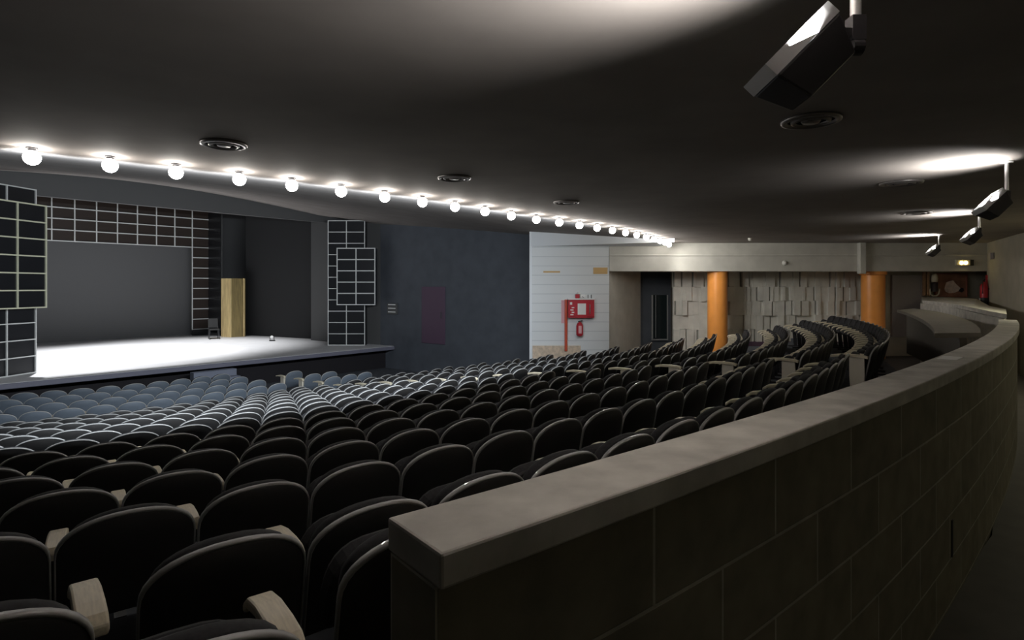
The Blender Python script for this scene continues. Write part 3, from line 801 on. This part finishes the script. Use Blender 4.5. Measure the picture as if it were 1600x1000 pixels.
# ------------------------------------------------------------------ stage
L0 = Vector((-12.9, 14.5)); sd = Vector((.653, .758)); sn = Vector((-.758, .653)); ZS = E - 2.45
def S(t, dn, z): v = L0 + sd * t + sn * dn; return Vector((v.x, v.y, z))
m = MB(); m.hexa([S(-7, .02, ZS - .12), S(14, .02, ZS - .12), S(14, 16, ZS - .12), S(-7, 16, ZS - .12), S(-7, 0, ZS), S(14, 0, ZS), S(14, 16, ZS), S(-7, 16, ZS)])
struct(m.build('floor_stage', M['stage']), 'brightly lit white stage floor', 'floor')
m = MB(); m.hexa([S(-7, -.05, ZS - .15), S(14, -.05, ZS - .15), S(14, .3, ZS - .15), S(-7, .3, ZS - .15), S(-7, -.05, ZS - .01), S(14, -.05, ZS - .01), S(14, .015, ZS - .01), S(-7, .015, ZS - .01)])
struct(m.build('trim_4', M['fascia'], bevel=.02), 'blue grey front edge of the stage', 'trim')
m = MB(); m.hexa([S(-7, .5, zf - .2), S(14, .5, zf - .2), S(14, 1, zf - .2), S(-7, 1, zf - .2), S(-7, .5, ZS - .12), S(14, .5, ZS - .12), S(14, 1, ZS - .12), S(-7, 1, ZS - .12)])
struct(m.build('wall_stage_front', M['pit']), 'black recessed wall under the stage edge', 'wall')
# steps up to the stage
p = S(5.1, 0, 0)
st = empty('stage_steps', 'blue grey block of steps against the stage front', 'steps', (p.x, p.y, zf), math.atan2(sd.y, sd.x))
m = MB()
for i in range(4): m.box(-.65, -.30 * (i + 1), 0, .65, -.30 * i, ZS - .1 - zf - .2 * (i + 1) + .1)
m.build('treads', M['step'], st, bevel=.01)
m = MB(); m.box(-.72, -1.2, 0, -.66, .1, .5); m.build('side_cheek', M['blackpl'], st)
# backdrop, portal header, wings
m = MB(); m.hexa([S(-7, 12.6, ZS), S(14, 12.6, ZS), S(14, 12.8, ZS), S(-7, 12.8, ZS), S(-7, 12.6, E + 6.5), S(14, 12.6, E + 6.5), S(14, 12.8, E + 6.5), S(-7, 12.8, E + 6.5)])
struct(m.build('wall_backdrop', M['backdrop']), 'plain dark grey backdrop at the rear of the stage', 'wall')
m = MB(); m.hexa([S(-7, 2.7, E + 2.72), S(14, 2.7, E + 2.72), S(14, 2.9, E + 2.72), S(-7, 2.9, E + 2.72), S(-7, 2.7, E + 7), S(14, 2.7, E + 7), S(14, 2.9, E + 7), S(-7, 2.9, E + 7)])
struct(m.build('wall_proscenium', M['jamb']), 'dark header wall above the stage opening', 'wall')
m = MB(); m.hexa([S(-7, 2, E + 6.5), S(14, 2, E + 6.5), S(14, 12.8, E + 6.5), S(-7, 12.8, E + 6.5), S(-7, 2, E + 6.7), S(14, 2, E + 6.7), S(14, 12.8, E + 6.7), S(-7, 12.8, E + 6.7)])
struct(m.build('ceiling_stage', M['black']), 'black ceiling high over the stage', 'ceiling')
wallrun('wall_wing', [S(-7, 2, 0).xy[:], S(-7, 12.7, 0).xy[:]], ZS, E + 6.5, M['black'], 'black wing at the left of the stage')
# right wing: black masking, grey jamb
a, b = at(384, 0, 29.2), at(492, 0, 27.0)
m = MB(); m.obox((a.x, a.y, ZS), (b.x - a.x, b.y - a.y, 0), (.1, .25, 0), (0, 0, 7))
mk = tag(m.build('stage_curtain', M['black']), 'tall black masking curtain at the right of the stage', 'curtain')
a, b = at(486, 0, 26.4), at(514, 0, 25.6)
wallrun('wall_jamb', [(a.x, a.y), (b.x, b.y), DW0], ZS - 1.5, ZC + 3.0, M['jamb'], 'grey jamb of the stage opening behind the right lattice tower', side=-1)
wallrun('wall_proscenium_side', [DW0, DW1], -1.9, ZC + 3.0, M['darkwall'], 'dark blue grey wall between the stage and the white wall', side=-1)
# plum door in the dark wall
def on_dw(px):
    r = (px - 800) / F; (xa, ya), (xb, yb) = DW0, DW1
    t = (xa - r * ya) / (r * (yb - ya) - (xb - xa)); return Vector((xa + (xb - xa) * t, ya + (yb - ya) * t, 0))
p, q = on_dw(660), on_dw(696); v = (q - p); nrm = Vector((v.y, -v.x, 0)).normalized(); Ym = (p.y + q.y) / 2
z0, z1 = at(0, 537, Ym).z, at(0, 448, Ym).z
m = MB(); m.obox((p.x, p.y, z0), v, nrm * .04, (0, 0, z1 - z0))
dr = struct(m.build('door_3', M['purpledoor'], bevel=.008), 'tall plum door in the dark wall right of the stage', 'door')
m = MB(); hp = p + v * .86 + nrm * .06; m.bar((hp.x, hp.y, z0 + 1.0), (hp.x, hp.y, z0 + 1.25), .03); m.build('handle', M['iron'], dr)
p = on_dw(614); m = MB(); v = (on_dw(622) - on_dw(607)); zz = at(0, 491, p.y).z
m.obox((on_dw(607).x, on_dw(607).y, zz), v, nrm * .08, (0, 0, at(0, 474, p.y).z - zz))
o = m.build('wall_cabinet', M['jamb'], bevel=.01); tag(o, 'small grey wall cabinet with strips on the dark wall beside the right lattice tower', 'cabinet')
m = MB()
for i in range(3): q = on_dw(609) + nrm * .08; m.obox((q.x, q.y, zz + .08 + i * .15), v * .75, nrm * .012, (0, 0, .04))
m.build('cover_strip', M['lattice'], o)
# lattice towers
def lattice(mb, mbp, o, a, nn, w, z0, z1, cols, rows, bw=.03, dep=.04):
    """bars in front of a dark pane; o = left bottom corner in plan, a = width direction, nn = normal towards the hall"""
    o = Vector((o[0], o[1], 0)); a = Vector((a[0], a[1], 0)); nn = Vector((nn[0], nn[1], 0))
    for c in range(cols + 1):
        p = o + a * (w * c / cols - bw / 2); p.z = z0; mb.obox(p, a * bw, nn * dep, (0, 0, z1 - z0))
    for r in range(rows + 1):
        p = o - a * bw / 2; p.z = z0 + (z1 - z0) * r / rows - bw / 2; mb.obox(p, a * (w + bw), nn * (dep * .96), (0, 0, bw))
    if mbp is not None:
        p = o - nn * .03; p.z = z0; mbp.obox(p, a * w, nn * .02, (0, 0, z1 - z0))
def tower(o, a, nn, w, z1, mid, label, cream):
    r = empty('lattice_tower', label, 'lattice tower', (o[0], o[1], ZS), 0, 'lattice towers beside the stage')
    b, p = MB(), MB(); lattice(b, p, o, a, nn, w, ZS + .02, z1, 2, 11)
    world_child(r, b.build('lattice', M['lattice'])); world_child(r, p.build('dark_panes', M['pane']))
    c = MB(); oo = Vector((o[0], o[1], ZS + .01)) - Vector((nn[0], nn[1], 0)) * .05; c.obox(oo, Vector((a[0], a[1], 0)) * w, Vector((nn[0], nn[1], 0)) * -.3, (0, 0, z1 - ZS)); world_child(r, c.build('cabinet', M['pane']))
    off, pro, zl, zh, rows, wm = mid
    om = (o[0] + a[0] * off + nn[0] * pro, o[1] + a[1] * off + nn[1] * pro)
    b, p = MB(), MB(); lattice(b, None, om, a, nn, wm, zl, zh, 2, rows, .036)
    fo = b.build('projecting_lattice', M['lattice2'] if cream else M['lattice']); world_child(r, fo)
    oo = Vector((om[0], om[1], zl)); p.obox(oo, Vector((a[0], a[1], 0)) * wm, Vector((nn[0], nn[1], 0)) * -(pro - .07), (0, 0, zh - zl)); world_child(r, p.build('projecting_box', M['pane']))
pr_ = at(513, 0, 24.0)
tower((pr_.x, 24.0), (1, 0), (0, -1), at(570, 0, 24).x - pr_.x, E + 103 * 24 / F, (at(527, 0, 23.6).x - pr_.x, .4, E - 28 * 23.6 / F, E + 60 * 23.6 / F, 5, at(586, 0, 23.6).x - at(527, 0, 23.6).x),
      'tall lattice tower at the right of the stage', False)
la = Vector((.15, .989)); ln = Vector((.989, -.15))
lo_ = Vector((-13.58, 16.4)) - la * 1.62
tower(lo_[:], la[:], ln[:], 1.62, E + 151 * 16.4 / F, (-.02, .36, E - .58, E + 2.28, 6, 1.62), 'large lattice tower at the left edge before the stage', True)
# lattice portal at the back of the stage
pt = Vector((-16.05, 28.9))
tr = sd; tn = -sn
pr0 = empty('lattice_portal', 'wide lattice portal framing the grey backdrop at the rear of the stage', 'stage portal', (pt.x, pt.y, ZS))
b, p = MB(), MB(); o_ = pt - tr * (.8 * 11); lattice(b, p, o_[:], tr[:], tn[:], .8 * 12, E + 1.98, E + 3.9, 12, 4, .045)
world_child(pr0, b.build('top_lattice', M['lattice'])); world_child(pr0, p.build('top_panes', M['panebrown']))
b, p = MB(), MB(); lattice(b, p, pt[:], tr[:], tn[:], .8, ZS + .3, E + 1.98, 1, 8, .045)
world_child(pr0, b.build('leg_lattice', M['lattice'])); world_child(pr0, p.build('leg_panes', M['panebrown']))
b, p = MB(), MB(); q = pt + tr * .8; lattice(b, p, q[:], tn[:], tr[:], 1.5, ZS + .3, E + 3.9, 2, 12, .04)
world_child(pr0, b.build('return_lattice', M['jamb'])); world_child(pr0, p.build('return_panes', M['pane']))
b = MB(); b.obox((pt.x, pt.y, ZS), (tr.x * .8, tr.y * .8, 0), (tn.x * .06, tn.y * .06, 0), (0, 0, .3)); world_child(pr0, b.build('plinth', M['pane']))
# tall wooden box on stage
p = at(361.5, 527, 27.9); zs = ZS
wb = empty('wooden_cabinet', 'tall yellow wooden cabinet standing on the stage', 'cabinet', (p.x, p.y, zs))
wl = at(345.5, 0, 28.2); wr = at(383, 0, 28.3); hh = 92 * 27.9 / F
m = MB(); v1 = Vector((wl.x - p.x, wl.y - p.y, 0)); v2 = Vector((wr.x - p.x, wr.y - p.y, 0))
m.obox((0, 0, 0), v1, (0, .05, 0), (0, 0, hh)); m.build('lit_side', M['wood'], wb)
m = MB(); m.obox((0, 0, 0), v2, (0, .05, 0), (0, 0, hh)); m.build('shaded_side', M['woodshade'], wb)
m = MB(); m.hexa([Vector((0, .05, .02)), v2 + Vector((0, .05, .02)), v1 + v2 + Vector((0, .8, .02)), v1 + Vector((0, .05, .02)), Vector((0, .05, hh)), v2 + Vector((0, .05, hh)), v1 + v2 + Vector((0, .8, hh)), v1 + Vector((0, .05, hh))]); m.build('carcass', M['woodshade'], wb)
m = MB(); m.bar((v2.x * .95, v2.y * .95 - .03, .02), (v2.x * .95, v2.y * .95 - .03, hh), .05); m.build('corner_batten', M['wood'], wb)
# black chair beside the cabinet
p = at(334, 524, 27.0)
ch = empty('stage_chair', 'black chair in the shadow beside the wooden cabinet', 'chair', (p.x, p.y, ZS), .6)
m = MB(); m.box(-.22, -.22, .42, .22, .22, .48); m.build('seat', M['blackpl'], ch, bevel=.015)
m = MB(); m.obox((-.21, .19, .52), (.42, 0, 0), (0, .04, 0), (0, .10, .42)); m.build('backrest', M['blackpl'], ch, bevel=.015)
for sx in (-1, 1):
    for sy in (-1, 1):
        m = MB(); m.bar((sx * .20, sy * .20, 0), (sx * .19, sy * .19, .42 if sy < 0 else .6), .03); m.build('leg', M['iron'], ch)
# small floor lamp unit
p = at(425, 531, 26.0)
fl = empty('stage_lamp', 'small lamp with a white lens on the stage floor before the black curtain', 'lamp', (p.x, p.y, ZS))
m = MB(); m.box(-.10, -.06, 0, .10, .12, .04); m.bar((-.09, 0, .04), (-.09, 0, .18), .02); m.bar((.09, 0, .04), (.09, 0, .18), .02); m.build('yoke', M['blackpl'], fl)
m = MB(); m.lathe([(.001, -.12), (.06, -.12), (.08, .08), (.001, .08)], (0, 0, .17), 16, (.3, -1, .15)); m.build('can', M['blackpl'], fl)
m = MB(); m.lathe([(.001, .095), (.07, .085)], (0, 0, .17), 16, (.3, -1, .15)); m.build('lens', M['label'], fl)

# ------------------------------------------------------------------ light
def spot(loc, tgt, e, size, blend, col=(1, 1, 1), rad=.15):
    L = bpy.data.lights.new('stage_spot', 'SPOT'); L.energy = e; L.spot_size = math.radians(size); L.spot_blend = blend; L.color = col; L.shadow_soft_size = rad
    o = bpy.data.objects.new('stage_spot', L); COL.objects.link(o); o.location = loc
    o.rotation_euler = (Vector(tgt) - Vector(loc)).to_track_quat('-Z', 'Y').to_euler(); return o
spot(S(2.0, 4.5, E + 6.0), S(2.0, 4.6, ZS), 5200, 78, .7, (.97, .98, 1))
spot(S(6.5, 6.0, E + 6.0), S(6.5, 6.2, ZS), 4200, 70, .8, (.97, .98, 1))
def area(loc, tgt, e, sx, sy, col):
    L = bpy.data.lights.new('walkway_light', 'AREA'); L.shape = 'RECTANGLE'; L.size = sx; L.size_y = sy; L.energy = e; L.color = col
    o = bpy.data.objects.new('walkway_light', L); COL.objects.link(o); o.location = loc
    o.rotation_euler = (Vector(tgt) - Vector(loc)).to_track_quat('-Z', 'Y').to_euler(); return o
for lx, ly, le in ((11.3, 11.2, 45), (8.0, 5.2, 11), (4.6, .6, 3)):
    area((lx, ly, ZC - .05), (lx - .3, ly, 0), le, .6, .6, (1, .93, .66))
for li_, (lx, ly) in enumerate(lamps):
    v = Vector((CX - lx, CY - ly, 0)).normalized()
    p0_ = Vector((lx + v.x * .02, ly + v.y * .02, ZC - .19))
    if li_ < 16: o_ = spot(p0_, p0_ + v + Vector((0, 0, -.45)), 250 if li_ < 12 else 110, 160, 1, (.84, .92, 1), .06)
    else: o_ = spot(p0_, (10.0, 19.2, E - .9), 62, 110, 1, (1, .97, .92), .06)
    o_.name = 'lamp_beam'

w = bpy.data.worlds.new('World'); SC.world = w; w.use_nodes = True
w.node_tree.nodes['Background'].inputs['Color'].default_value = (.5, .55, .6, 1); w.node_tree.nodes['Background'].inputs['Strength'].default_value = .004

# ------------------------------------------------------------------ camera
cam = bpy.data.cameras.new('Camera'); co = bpy.data.objects.new('Camera', cam); COL.objects.link(co)
cam.sensor_width = 36; cam.lens = F / 1600 * 36; cam.shift_y = -(500 - HY) / 1600; cam.clip_start = .05; cam.clip_end = 200
co.location = (0, 0, E); co.rotation_euler = (PI / 2, 0, 0); SC.camera = co
SC.view_settings.view_transform = 'Standard'; SC.view_settings.look = 'None'; SC.view_settings.gamma = 1; SC.view_settings.exposure = 0
SC.view_settings.use_curve_mapping = False
